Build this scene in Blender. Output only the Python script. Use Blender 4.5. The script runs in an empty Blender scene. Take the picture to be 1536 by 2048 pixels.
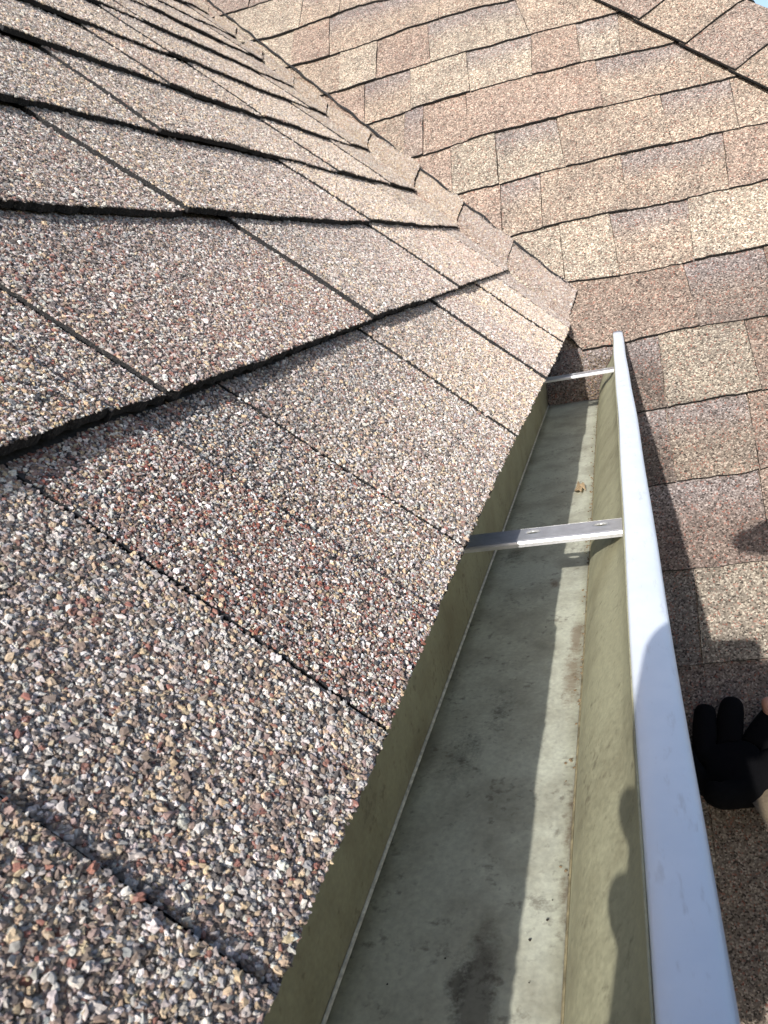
import bpy, bmesh, math, random
import numpy as np
from mathutils import Matrix, Vector

random.seed(7)
rng = np.random.default_rng(7)
scene = bpy.context.scene
col = scene.collection

# ------------------------------------------------------------------ camera
F_PX = 1453.496          # focal length in photo pixels (photo 1536 x 2048)
PPX, PPY = 904.473, 1139.579
CAM = np.array([0.084047, -0.582768, 0.130732])
ROT = np.array([[0.9636698, 0.1879671, -0.1897600],     # camera right, down, forward in world axes
                [-0.0980546, -0.4118814, -0.9059465],
                [-0.2484467, 0.8916401, -0.3784866]])
cam_data = bpy.data.cameras.new('camera')
cam = bpy.data.objects.new('camera', cam_data)
col.objects.link(cam)
r, d, f = ROT
cam.matrix_world = Matrix(((r[0], -d[0], -f[0], CAM[0]), (r[1], -d[1], -f[1], CAM[1]),
                           (r[2], -d[2], -f[2], CAM[2]), (0, 0, 0, 1)))
cam_data.sensor_width = 36.0
cam_data.lens = F_PX / 2048 * 36
cam_data.shift_x = -(PPX - 768) / 2048
cam_data.shift_y = (PPY - 1024) / 2048
cam_data.clip_start = 0.005
cam_data.clip_end = 2000
cam_data.dof.use_dof = True
cam_data.dof.focus_distance = 0.42
cam_data.dof.aperture_fstop = 52
scene.camera = cam

# ------------------------------------------------------------------ sky, sun, exposure
SUN = np.array([-0.20, -1.68, 1.0]); SUN /= np.linalg.norm(SUN)      # towards the sun
elev = math.asin(SUN[2])
world = bpy.data.worlds.new('World'); scene.world = world; world.use_nodes = True
nt = world.node_tree; nt.nodes.clear()
sky = nt.nodes.new('ShaderNodeTexSky'); sky.sky_type = 'NISHITA'; sky.sun_disc = False
sky.sun_elevation = elev; sky.sun_rotation = math.atan2(SUN[0], SUN[1])
sky.altitude = 200; sky.dust_density = 2.5
bg = nt.nodes.new('ShaderNodeBackground'); bg.inputs['Strength'].default_value = 0.15
wo = nt.nodes.new('ShaderNodeOutputWorld')
nt.links.new(sky.outputs[0], bg.inputs[0]); nt.links.new(bg.outputs[0], wo.inputs[0])
sun_data = bpy.data.lights.new('sun', 'SUN'); sun_data.energy = 4.6; sun_data.angle = math.radians(0.53)
sun_data.color = (1.0, 0.955, 0.895)
sun = bpy.data.objects.new('sun', sun_data); col.objects.link(sun)
sun.rotation_euler = Vector(SUN).to_track_quat('Z', 'Y').to_euler()
sun.location = (0, -5, 6)
scene.view_settings.view_transform = 'Standard'
scene.view_settings.look = 'None'
scene.view_settings.exposure = 0.35
scene.view_settings.gamma = 1.0

# ------------------------------------------------------------------ helpers
def tag(o, label=None, cat=None, group=None, kind=None):
    if label: o['label'] = label
    if cat: o['category'] = cat
    if group: o['group'] = group
    if kind: o['kind'] = kind
    return o

def empty(name, loc=(0, 0, 0)):
    o = bpy.data.objects.new(name, None); col.objects.link(o); o.location = loc
    o.empty_display_size = 0.05
    return o

def mesh_obj(name, verts, faces, mats, parent=None, midx=None, smooth=False, tint=None):
    me = bpy.data.meshes.new(name)
    verts = np.asarray(verts, float)
    if parent is not None: verts = verts - np.array(parent.matrix_world.translation if False else parent.location)
    me.from_pydata([tuple(v) for v in verts], [], faces)
    if not isinstance(mats, (list, tuple)): mats = [mats]
    for m in mats: me.materials.append(m)
    if midx is not None: me.polygons.foreach_set('material_index', midx)
    if smooth: me.polygons.foreach_set('use_smooth', [True] * len(me.polygons))
    if tint is not None:
        a = me.color_attributes.new('tint', 'FLOAT_COLOR', 'POINT')
        a.data.foreach_set('color', np.asarray(tint, np.float32).ravel())
    me.update()
    o = bpy.data.objects.new(name, me); col.objects.link(o)
    if parent is not None: o.parent = parent
    return o

def bm_obj(name, bm, mats, parent=None, smooth=False):
    me = bpy.data.meshes.new(name); bm.to_mesh(me); bm.free()
    if not isinstance(mats, (list, tuple)): mats = [mats]
    for m in mats: me.materials.append(m)
    if smooth: me.polygons.foreach_set('use_smooth', [True] * len(me.polygons))
    o = bpy.data.objects.new(name, me); col.objects.link(o)
    if parent is not None: o.parent = parent
    return o

class NT:
    def __init__(s, name):
        s.m = bpy.data.materials.new(name); s.m.use_nodes = True
        s.t = s.m.node_tree; s.n = s.t.nodes
        s.b = s.n['Principled BSDF']; s.out = s.n['Material Output']
    def add(s, kind, **kw):
        n = s.n.new(kind)
        for k, v in kw.items(): setattr(n, k, v)
        return n
    def link(s, a, b): s.t.links.new(a, b)
    def val(s, sock, v):
        if hasattr(v, 'is_linked') or hasattr(v, 'links'): s.link(v, sock)
        else: sock.default_value = v
    def math(s, op, a, b=0.5, clamp=False):
        n = s.add('ShaderNodeMath', operation=op, use_clamp=clamp)
        s.val(n.inputs[0], a); s.val(n.inputs[1], b); return n.outputs[0]
    def mix(s, fac, a, b, mode='MIX'):
        n = s.add('ShaderNodeMix', data_type='RGBA', blend_type=mode)
        s.val(n.inputs['Factor'], fac)
        for sock, v in ((n.inputs['A'], a), (n.inputs['B'], b)):
            pass
        s.val(n.inputs[6], a); s.val(n.inputs[7], b); return n.outputs[2]
    def ramp(s, fac, stops, interp='LINEAR'):
        n = s.add('ShaderNodeValToRGB'); cr = n.color_ramp; cr.interpolation = interp
        while len(cr.elements) < len(stops): cr.elements.new(0.5)
        for e, (p, c) in zip(cr.elements, stops): e.position = p; e.color = (*c, 1) if len(c) == 3 else c
        s.val(n.inputs[0], fac); return n.outputs[0]
    def coords(s):
        return s.add('ShaderNodeTexCoord').outputs['Object']
    def noise(s, vec, scale, detail=3, rough=0.55):
        n = s.add('ShaderNodeTexNoise'); n.inputs['Scale'].default_value = scale
        n.inputs['Detail'].default_value = detail; n.inputs['Roughness'].default_value = rough
        s.link(vec, n.inputs['Vector']); return n.outputs[0]
    def mapping(s, vec, scale=(1, 1, 1), rot=(0, 0, 0)):
        n = s.add('ShaderNodeMapping'); n.inputs['Scale'].default_value = scale; n.inputs['Rotation'].default_value = rot
        s.link(vec, n.inputs['Vector']); return n.outputs[0]
    def bump(s, h, strength, dist):
        n = s.add('ShaderNodeBump'); n.inputs['Strength'].default_value = strength; n.inputs['Distance'].default_value = dist
        s.link(h, n.inputs['Height']); s.link(n.outputs[0], s.b.inputs['Normal'])

# ------------------------------------------------------------------ materials
def shingle_material(name, size, bump_d):
    n = NT(name); v = n.coords()
    att = n.add('ShaderNodeAttribute', attribute_name='tint')
    vo = n.add('ShaderNodeTexVoronoi', feature='F1'); vo.inputs['Scale'].default_value = 1 / size
    n.link(v, vo.inputs['Vector'])
    sep = n.add('ShaderNodeSeparateColor'); n.link(vo.outputs['Color'], sep.inputs[0])
    big = n.noise(v, 90, 3)
    mid = n.noise(v, 14, 2)
    # per granule brightness
    lum = n.ramp(sep.outputs[0], [(0.0, (.20, .19, .19)), (.12, (.30, .29, .28)), (.17, (.66, .64, .62)),
                                  (.55, (.95, .93, .92)), (.80, (1.35, 1.34, 1.32)), (.9, (1.9, 1.95, 1.95)), (1, (2.1, 2.15, 2.2))])
    c = n.mix(1.0, att.outputs['Color'], lum, 'MULTIPLY')
    # red granules
    red = n.math('GREATER_THAN', sep.outputs[1], 0.93)
    c = n.mix(n.math('MULTIPLY', red, .55), c, (.30, .105, .07, 1))
    wv = n.ramp(big, [(.3, (.84, .84, .85)), (.7, (1.14, 1.13, 1.12))])
    c = n.mix(1.0, c, wv, 'MULTIPLY')
    wm = n.ramp(mid, [(.3, (.86, .85, .86)), (.7, (1.13, 1.12, 1.10))])
    c = n.mix(1.0, c, wm, 'MULTIPLY')
    n.link(c, n.b.inputs['Base Color'])
    n.b.inputs['Roughness'].default_value = 0.75
    n.b.inputs['Diffuse Roughness'].default_value = 1.0
    n.b.inputs['Specular IOR Level'].default_value = 0.35
    h = n.math('SUBTRACT', 1.0, vo.outputs['Distance'])
    h2 = n.math('ADD', h, n.math('MULTIPLY', sep.outputs[2], .5))
    n.bump(h2, 1.0, bump_d)
    return n.m

M_A = shingle_material('shingle_granules', 0.0016, 0.0016)
M_B = shingle_material('shingle_granules_weathered', 0.0021, 0.0013)

def asphalt_material():
    n = NT('shingle_core'); v = n.coords()
    a = n.noise(v, 900, 2)
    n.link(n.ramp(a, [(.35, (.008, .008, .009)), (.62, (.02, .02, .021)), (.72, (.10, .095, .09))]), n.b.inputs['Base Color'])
    n.b.inputs['Roughness'].default_value = 0.9
    n.bump(a, 1.0, .001)
    return n.m
M_CORE = asphalt_material()

def granule_material():
    n = NT('loose_granule')
    att = n.add('ShaderNodeAttribute', attribute_name='gcol', attribute_type='INSTANCER')
    v = n.coords()
    c = n.mix(1.0, att.outputs['Color'], n.ramp(n.noise(v, 1.7, 2), [(.3, (.75, .75, .75)), (.7, (1.15, 1.15, 1.15))]), 'MULTIPLY')
    n.link(c, n.b.inputs['Base Color'])
    n.b.inputs['Roughness'].default_value = 0.5
    n.b.inputs['Diffuse Roughness'].default_value = 1.0
    n.b.inputs['Specular IOR Level'].default_value = 0.4
    return n.m
M_GRAN = granule_material()

def gutter_material(name, base, dirt_amt, streak, spots=()):
    n = NT(name); v = n.coords()
    st = n.noise(n.mapping(v, (1, .06, 1)), 190, 4, .6)
    bl = n.noise(v, 22, 5, .65)
    fine = n.noise(v, 420, 3, .6)
    c = n.mix(n.math('MULTIPLY', st, streak), base, tuple(min(1, x * 1.25) for x in base[:3]) + (1,))
    c = n.mix(n.ramp(bl, [(.42, (0, 0, 0)), (.70, (dirt_amt,) * 3)]), c, (.16, .125, .075, 1))
    c = n.mix(n.ramp(n.math('MULTIPLY', n.noise(v, 34, 6, .75), n.noise(v, 240, 3)), [(.30, (0, 0, 0)), (.40, (dirt_amt * .9,) * 3)]), c, (.10, .07, .05, 1))
    c = n.mix(1.0, c, n.ramp(fine, [(.3, (.86, .86, .86)), (.7, (1.1, 1.1, 1.1))]), 'MULTIPLY')
    for (cx_, cy_, cz_), rad, thr, cc in spots:       # stains with an outline of their own
        mp = n.add('ShaderNodeMapping'); mp.inputs['Location'].default_value = (-cx_ / rad[0], -cy_ / rad[1], 0); mp.inputs['Scale'].default_value = (1 / rad[0], 1 / rad[1], 0)
        n.link(v, mp.inputs['Vector'])
        ln = n.add('ShaderNodeVectorMath', operation='LENGTH'); n.link(mp.outputs[0], ln.inputs[0])
        fall = n.math('SUBTRACT', 1.0, ln.outputs['Value'], True)
        k_ = n.math('MULTIPLY', fall, n.math('ADD', n.noise(v, 120, 5, .7), n.math('MULTIPLY', n.noise(v, 620, 3, .7), .6)))
        c = n.mix(n.ramp(k_, [(thr, (0, 0, 0)), (thr + .30, (.62, .62, .62))]), c, cc)
    n.link(c, n.b.inputs['Base Color'])
    n.b.inputs['Metallic'].default_value = 0.25
    n.link(n.ramp(fine, [(.3, (.5, .5, .5)), (.7, (.7, .7, .7))]), n.b.inputs['Roughness'])
    n.bump(n.math('ADD', n.math('MULTIPLY', bl, 1.0), n.math('MULTIPLY', fine, .12)), .18, .0012)
    return n.m
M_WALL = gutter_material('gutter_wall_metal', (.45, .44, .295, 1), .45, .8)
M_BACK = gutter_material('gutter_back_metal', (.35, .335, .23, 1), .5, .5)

def rim_material():
    n = NT('aluminium_lip'); v = n.coords()
    sc = n.noise(n.mapping(v, (1, .25, 1), (0, 0, .5)), 260, 4, .7)
    bl = n.noise(v, 60, 4)
    c = n.ramp(bl, [(.3, (.82, .89, .96)), (.7, (.88, .94, 1.0))])
    c = n.mix(n.ramp(sc, [(.58, (0, 0, 0)), (.70, (.30, .30, .30))]), c, (.50, .50, .50, 1))
    n.link(c, n.b.inputs['Base Color'])
    n.b.inputs['Metallic'].default_value = 0.15
    n.link(n.ramp(sc, [(.3, (.38, .38, .38)), (.7, (.55, .55, .55))]), n.b.inputs['Roughness'])
    n.bump(n.math('ADD', n.math('ADD', bl, n.math('MULTIPLY', n.noise(v, 14, 2), 2.5)), n.math('MULTIPLY', sc, .2)), .4, .001)
    return n.m
M_RIM = rim_material()

def plain(name, colr, rough=.6, metal=0.0, var=.15, scale=40, bump=.0, bd=.001):
    n = NT(name); v = n.coords()
    a = n.noise(v, scale, 4)
    lo = tuple(x * (1 - var) for x in colr); hi = tuple(min(1, x * (1 + var)) for x in colr)
    n.link(n.ramp(a, [(.3, lo), (.7, hi)]), n.b.inputs['Base Color'])
    n.b.inputs['Roughness'].default_value = rough; n.b.inputs['Metallic'].default_value = metal
    if bump: n.bump(a, bump, bd)
    return n.m
M_MAT = plain('asphalt_mat', (.03, .028, .027), .85, 0, .5, 700, .6, .0006)      # the black mat the granules are bedded in
M_STRAP = plain('galvanised_strap', (.52, .53, .55), .40, .55, .12, 150, .2, .0004)
M_WOOD = plain('painted_fascia', (.22, .20, .17), .7, 0, .1, 30, .3)
M_LEAF = plain('dry_leaf', (.38, .28, .17), .8, 0, .3, 300, .5)
M_DIRT = plain('dirt_flecks', (.035, .028, .022), .9, 0, .4, 900)
M_SILT = plain('silt_grains', (.20, .145, .085), .9, 0, .45, 500)
M_GROUND = plain('lawn', (.06, .08, .03), .95, 0, .4, 1.5)
M_SIDING = plain('wall_siding', (.45, .43, .39), .8, 0, .08, 12)

# ------------------------------------------------------------------ roof planes
AL_, BE_ = math.radians(44.03), math.radians(44.16)
UA = np.array([-math.cos(AL_), 0, math.sin(AL_)]); NA = np.array([math.sin(AL_), 0, math.cos(AL_)])
UB = np.array([0, math.cos(BE_), math.sin(BE_)]); NB = np.array([0, -math.sin(BE_), math.cos(BE_)])
OB = np.array([0, 0.780243, 0.0])
XA = np.array([0, 1.0, 0]); XB = np.array([1.0, 0, 0])
EA, SA1 = 0.13525, 0.14432
EB, SOB = 0.14321, 0.08883

def ray(px): return ROT.T @ np.array([(px[0] - PPX) / F_PX, (px[1] - PPY) / F_PX, 1.0])
def on_plane(px, P, n):
    dd = ray(px); t = ((P - CAM) @ n) / (dd @ n); return CAM + t * dd
def pxA(px, h=.007):
    P = on_plane(px, NA * h, NA); return P[1], P @ UA
def pxB(px, h=.006):
    P = on_plane(px, OB + NB * h, NB); return P[0], (P - OB) @ UB
VAL = np.cross(NA, NB); VAL /= np.linalg.norm(VAL)
if VAL[2] < 0: VAL = -VAL                                   # up the valley
AP = np.cross(VAL, NA); AP /= np.linalg.norm(AP)
if AP[1] < 0: AP = -AP                                      # on A, across the valley
BP = np.cross(VAL, NB); BP /= np.linalg.norm(BP)
if BP[0] < 0: BP = -BP                                      # on B, away from the valley
def posA(y, s, h):
    y, s, h = np.broadcast_arrays(np.asarray(y, float), np.asarray(s, float), np.asarray(h, float))
    P = UA * s[..., None] + XA * y[..., None]
    q = (P - OB) @ AP; t = (P - OB) @ VAL
    w = np.clip((q + .012) / .024, 0, 1)[..., None]         # the shingles bend round the valley and lie on roof B
    lift = .0085 * np.clip(q / .02, 0, 1)
    flat = P + NA * h[..., None]
    fold = OB + VAL * t[..., None] + BP * q[..., None] + NB * (h + lift)[..., None]
    return flat * (1 - w) + fold * w
def posB(x, s, h): return OB + UB * np.asarray(s)[..., None] + XB * np.asarray(x)[..., None] + NB * np.asarray(h)[..., None]

# course lines read off the photograph (butt edges), eave first
A_LINES = {0: [(510, 2048), (640, 1755), (760, 1480), (870, 1220), (925, 1090), (1035, 865), (1095, 745), (1140, 640)],
 1: [(0, 920), (98, 874), (195, 835), (277, 812), (325, 793), (407, 760), (500, 731), (660, 674), (745, 641), (833, 605), (898, 583), (954, 562), (1006, 543)],
 2: [(0, 400), (65, 407), (195, 423), (325, 430), (456, 433), (560, 438), (660, 441), (797, 444), (872, 452), (895, 455)],
 3: [(0, 200), (96, 210), (208, 237), (315, 264), (400, 279), (432, 290), (517, 308), (615, 329), (712, 353), (800, 374)],
 4: [(0, 62), (78, 86), (208, 128), (271, 151), (336, 172), (400, 193), (472, 213), (524, 237), (599, 260), (657, 276), (719, 295)],
 5: [(29, 0), (78, 13), (151, 42), (255, 73), (328, 105), (400, 133), (467, 161), (560, 193), (612, 216), (641, 224)],
 6: [(164, 0), (229, 21), (286, 44), (365, 76), (441, 107), (508, 142), (547, 158), (568, 160)],
 7: [(250, 0), (312, 23), (365, 47), (404, 62), (482, 104), (506, 105)],
 8: [(312, 0), (352, 18), (409, 47), (435, 56)], 9: [(352, 0), (381, 9)]}
A_TIP = {1: (1035, 500), 2: (930, 414), 3: (835, 335), 4: (746, 268), 5: (662, 200), 6: (588, 142), 7: (525, 92), 8: (460, 44), 9: (399, 0)}
NCA = 14
lineA = {}
for k in range(NCA + 1):
    base = 0.0 if k == 0 else SA1 + (k - 1) * EA
    if k in A_LINES:
        pts = sorted(pxA(p, 0.0 if k == 0 else .007) for p in A_LINES[k])
        ys = np.array([p[0] for p in pts]); ds = np.clip(np.array([p[1] for p in pts]) - base, -.03, .03)
        co = np.polyfit(ys, ds, 2 if k else 3)
        yy = np.linspace(ys[0], ys[-1], 24)
        lineA[k] = (yy, .08 * np.interp(yy, ys, ds) + .92 * np.polyval(co, yy), base)
    else:
        lineA[k] = (np.array([0., 1.]), np.zeros(2), base)
def sA(k, y):
    ys, ds, base = lineA[k]
    w = np.interp(y, ys, ds)
    return base + w

def valley_y(s, h=.004, hb=.009):
    # y on roof A (height h) where it meets roof B raised by hb
    P0 = UA * s + NA * h
    return (hb - (P0 - OB) @ NB) / (XA @ NB)
def valley_x(s, h=0.0):
    # x on roof B where it dives under roof A
    P0 = OB + UB * s + NB * h
    return -(P0 @ NA) / (XB @ NA)

B_LINES = {1: [(452, 29), (494, 16), (540, 0)], 2: [(514, 80), (582, 62), (657, 33), (768, 0)],
 3: [(582, 132), (628, 120), (680, 103), (781, 72), (878, 34), (956, 13), (1019, 0)],
 4: [(651, 187), (725, 169), (820, 137), (928, 102), (1060, 70), (1200, 34)],
 5: [(729, 249), (784, 231), (846, 212), (900, 195), (941, 185), (1060, 148), (1165, 125), (1243, 109), (1331, 90)],
 6: [(817, 316), (862, 306), (904, 294), (987, 266), (1112, 232), (1206, 210), (1318, 193), (1461, 154)],
 7: [(907, 391), (998, 371), (1079, 349), (1131, 331), (1188, 320), (1240, 305), (1350, 289), (1443, 264), (1536, 245)],
 8: [(1008, 477), (1086, 457), (1139, 441), (1240, 423), (1313, 410), (1417, 384), (1536, 361)],
 9: [(1128, 566), (1200, 558), (1240, 552), (1365, 527), (1448, 506), (1536, 491)],
 10: [(1157, 704), (1225, 690), (1251, 685), (1344, 665), (1402, 651), (1459, 643), (1536, 630)],
 11: [(1269, 827), (1331, 815), (1407, 801), (1493, 786), (1524, 781)],
 12: [(1295, 973), (1353, 962), (1402, 956), (1500, 943), (1536, 935)],
 13: [(1324, 1142), (1373, 1138), (1404, 1137), (1490, 1125), (1536, 1120)],
 14: [(1357, 1333), (1404, 1328), (1490, 1321), (1536, 1315)]}
B_FIRST, B_LAST = -4, 24
lineB = {}
for i in range(B_FIRST, B_LAST + 1):
    base = (9 - i) * EB + SOB
    if i in B_LINES:
        pts = sorted(pxB(p) for p in B_LINES[i])
        xs = np.array([p[0] for p in pts]); ds = np.clip(np.array([p[1] for p in pts]) - base, -.03, .03)
        xx = np.linspace(xs[0], xs[-1], 24); co = np.polyfit(xs, ds, min(3, len(xs) - 1))
        lineB[i] = (xx, .12 * np.interp(xx, xs, ds) + .88 * np.polyval(co, xx), base)
    else:
        lineB[i] = (np.array([0., 1.]), np.zeros(2), base)
def sB(i, x):
    xs, ds, base = lineB[i]; return base + np.interp(x, xs, ds)

HIP_X, HIP_S, HIP_M = 0.399, 0.697, 1.394          # ridge line of the hip on roof B
def hip_x(s): return HIP_X + (HIP_S - s) / HIP_M
def hip_low_x(s): return 0.2425 + (0.6509 - s) / HIP_M

TINT = {'T': (.280, .236, .194), 'C': (.310, .275, .228), 'P': (.274, .221, .185), 'M': (.240, .200, .174),
        'G': (.25, .224, .2), 'R': (.226, .181, .157), 'B': (.180, .149, .128)}
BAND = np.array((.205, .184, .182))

# ------------------------------------------------------------------ one shingle piece
def shingle_piece(parent, pos, lo, hi, left, right, raise_, tone, mat, nu, nv, butt, thick, band, warp, rag, seed, fold=None, shade=1.0, tilt=0.0):
    """slab between course lines lo(u)/hi(u) and the joints left(v)/right(v); pos maps (u, s, h) to the world"""
    rg = np.random.default_rng(seed)
    U = np.linspace(0, 1, nu + 1); V = np.linspace(0, 1, nv + 1)
    uu, vv = np.meshgrid(U, V, indexing='ij')
    L = left(vv); R = right(vv)
    if fold is None:
        along = L + (R - L) * uu
    else:                       # extra columns where the shingle bends round the valley
        yf = fold(vv); k1_ = max(2, nu - 11)
        i_ = np.arange(nu + 1)[:, None] * np.ones((1, nv + 1))
        w_ = .016 / AP[1]
        a_ = L + (yf - w_ - L) * np.clip(i_ / k1_, 0, 1)
        b_ = (2 * w_) * np.clip((i_ - k1_) / 7, 0, 1)
        c_ = (R - yf - w_) * np.clip((i_ - k1_ - 7) / 4, 0, 1)
        along = a_ + b_ + c_
    s0 = lo(along); s1 = hi(along) + .012
    s = s0 + (s1 - s0) * vv
    h = butt * (1 - vv) + .0012 + raise_ + tilt * (1 - (along - L) / (R - L)) + warp(along, s)
    # ragged cut edges
    jag = rg.normal(0, rag, (nu + 1,))
    s[:, 0] += jag
    along[0, :] += rg.normal(0, rag * .6, nv + 1); along[-1, :] += rg.normal(0, rag * .6, nv + 1)
    top = pos(along, s, h).reshape(-1, 3)
    bot = pos(along, s, h - thick).reshape(-1, 3)
    W = nv + 1; N = (nu + 1) * W
    idx = lambda i, j: i * W + j
    faces, mi = [], []
    flip = None
    for i in range(nu):
        for j in range(nv):
            faces.append((idx(i, j), idx(i, j + 1), idx(i + 1, j + 1), idx(i + 1, j))); mi.append(0)
    ring = [idx(i, 0) for i in range(nu + 1)] + [idx(nu, j) for j in range(1, nv + 1)] + \
           [idx(i, nv) for i in range(nu - 1, -1, -1)] + [idx(0, j) for j in range(nv - 1, 0, -1)]
    for a, b in zip(ring, ring[1:] + ring[:1]):
        faces.append((a, b, b + N, a + N)); mi.append(1)
    if fold is None:
        faces.append(tuple(x + N for x in ring)); mi.append(1)
    else:
        for i in range(nu):
            for j in range(nv):
                faces.append((idx(i, j) + N, idx(i + 1, j) + N, idx(i + 1, j + 1) + N, idx(i, j + 1) + N)); mi.append(1)
    # orient the top outwards
    a, b, c = top[faces[0][0]], top[faces[0][1]], top[faces[0][2]]
    up = pos(np.array(0.), np.array(0.), np.array(1.)) - pos(np.array(0.), np.array(0.), np.array(0.))
    if np.dot(np.cross(b - a, c - a), up) < 0: faces = [f_[::-1] for f_ in faces]
    base = np.array(TINT[tone]) * rg.uniform(.93, 1.07) * shade
    cols = np.ones((N * 2, 4), np.float32)
    cc = np.repeat(base[None, :], N, 0)
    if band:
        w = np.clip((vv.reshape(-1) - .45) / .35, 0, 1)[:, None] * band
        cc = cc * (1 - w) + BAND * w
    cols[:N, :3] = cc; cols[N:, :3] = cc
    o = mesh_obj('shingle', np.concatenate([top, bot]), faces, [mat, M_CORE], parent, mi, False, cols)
    return o

def const(v): return lambda vv: np.full_like(vv, v)
def lin(a, b): return lambda vv: a + (b - a) * vv

# smooth warp fields
def warpA(y, s):
    return .0006 * np.sin(y * 13 + s * 9) + .0004 * np.sin(y * 31 - s * 17 + 1.3) + .0003 * np.sin(y * 67 + s * 41)
def warpB(x, s):
    return .0009 * np.sin(x * 15 + s * 7) + .0008 * np.sin(x * 37 - s * 13 + .7) + .0004 * np.sin(x * 71 + s * 33)

# ================================================================== upper roof (A)
roofA = tag(empty('shingled_roof', (0, 0, 0)), 'steep coarse-grained shingle roof whose eave overhangs the gutter', 'roof', kind='thing')
def slab(pts, down, mat, name, parent):
    n = len(pts); pts = np.array(pts); v = np.concatenate([pts, pts + np.asarray(down)])
    faces = [tuple(range(n)), tuple(range(2 * n - 1, n - 1, -1))] + [(i, i + n, (i + 1) % n + n, (i + 1) % n) for i in range(n)]
    tc = np.ones((2 * n, 4), np.float32); tc[:, :3] = TINT['T']
    return mesh_obj(name, v, faces, mat, parent, None, False, tc)
yv = lambda s: valley_y(s, -.004, -.004)
dk = [posA(np.array(y), np.array(s), np.array(-.004)) for y, s in
      [(-1.6, .012), (yv(.012) - .02, .012), (yv(2.0) - .02, 2.0), (-1.6, 2.0)]]
slab(dk, NA * -.014, M_CORE, 'deck', roofA)

# joints: (bottom pixel, top pixel, tone of the piece on the near side, raised)
A_JOINTS = {
 0: [((520, 1965), (0, 1545), 'C', 1.9, 0), ((760, 1455), (20, 945), 'G', 0.9, 0), ((870, 1215), (270, 840), 'R', 0.9, 0), ((930, 1088), (460, 780), 'G', 0, 1),
     ((1030, 865), (725, 665), 'G', 0, 1), ((1081, 751), (869, 608), 'T', 0, 1), ((1099, 714), (913, 588), 'M', 1, 0), ((1117, 678), (952, 574), 'T', 0, 0), ((1128, 650), (990, 557), 'T', 1, 0)],
 1: [((200, 832), (0, 695), 'C', 1.8, 0), ((325, 793), (0, 586), 'M', 0, 0), ((742, 641), (459, 448), 'R', 0, 1), ((830, 605), (599, 448), 'G', 1, 1), ((915, 577), (732, 452), 'M', 0, 1),
     ((955, 561), (800, 452), 'C', 1, 0), ((1004, 541), (881, 460), 'P', 0, 0)],
 2: [((358, 423), (42, 219), 'M', 0, 1), ((558, 436), (312, 271), 'C', 1, 1), ((729, 441), (556, 326), 'M', 0, 1), ((823, 446), (660, 345), 'T', 1, 0), ((869, 449), (742, 366), 'T', 0, 0)],
 3: [((99, 211), (-90, 90), 'G', 1, 0), ((315, 263), (78, 99), 'C', 0, 1), ((516, 307), (339, 180), 'C', 1, 1), ((660, 335), (520, 241), 'C', 0, 1), ((709, 350), (582, 260), 'T', 1, 0), ((771, 365), (657, 283), 'T', 0, 0)],
 4: [((0, 62), (-130, -30), 'G', 0, 0), ((268, 148), (81, 22), 'C', 1, 1), ((333, 172), (151, 47), 'T', 0, 1), ((446, 206), (300, 104), 'P', 1, 0), ((524, 236), (381, 137), 'C', 0, 1), ((599, 260), (469, 167), 'T', 1, 0), ((680, 276), (576, 206), 'T', 0, 0)],
 5: [((182, 49), (107, 0), 'C', 1, 0), ((331, 107), (182, 5), 'T', 0, 1), ((498, 169), (373, 86), 'C', 1, 1), ((615, 216), (508, 143), 'T', 0, 0)],
 6: [((284, 44), (216, 0), 'T', 0, 1), ((438, 107), (310, 25), 'C', 1, 1), ((530, 150), (432, 82), 'T', 0, 0)],
 7: [((386, 44), (334, 0), 'C', 1, 1), ((470, 90), (392, 40), 'T', 0, 0)]}
LASTTONE = {0: 'M', 1: 'M', 2: 'T', 3: 'T', 4: 'T', 5: 'T', 6: 'C', 7: 'C'}
tilesA = []
for k in range(NCA):
    js = []
    for jd in A_JOINTS.get(k, []):
        b = pxA(jd[0], .006)[0]; t = pxA(jd[1], .002)[0]
        js.append((b, t, jd[2], jd[3], jd[4]))
    js.sort(key=lambda j: j[0])
    s_lo = lineA[k][2]; s_hi = lineA[k + 1][2]
    end_y = valley_y((s_lo + s_hi) / 2)
    first = js[0][0] if js else end_y - .15
    start = -1.0
    # fill towards the near side
    pre = []; y = first
    while y > start:
        w = random.uniform(.12, .26); pre.append(y - w); y -= w
    pre = pre[::-1]
    lst = [(p, p, random.choice('CTMGGT'), random.random() < .5, random.random() < .5) for p in pre] + js
    if not js:
        y = start; lst = []
        while y < end_y - .12:
            y += random.uniform(.12, .26); lst.append((min(y, end_y - .08), min(y, end_y - .08), random.choice('CTTGP'), random.random() < .5, random.random() < .5))
    prev = None
    for n_, j in enumerate(lst):
        if prev is not None:
            tilesA.append((k, (prev[0], prev[1]), (j[0], j[1]), j[2], j[3], j[4]))
        prev = j
    tilesA.append((k, (prev[0], prev[1]), 'valley', LASTTONE.get(k, 'T'), random.random() < .5, 0))

GAP = .0012
TILT = .0013          # each tab curls up a little on its near side
def fold_y(k):
    def fn(vv):
        s_ = lineA[k][2] + (lineA[k + 1][2] - lineA[k][2]) * vv
        return (0. - (UA * s_[..., None] - OB) @ AP) / AP[1]
    return fn
def right_valley(k):
    def fn(vv):
        s_ = lineA[k][2] + (lineA[k + 1][2] - lineA[k][2]) * vv
        P0 = UA * s_[..., None] - OB
        q = .052 - .0187 * s_ + .0012 * np.sin(s_ * 90)
        return (q - P0 @ AP) / AP[1]
    return fn

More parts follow.
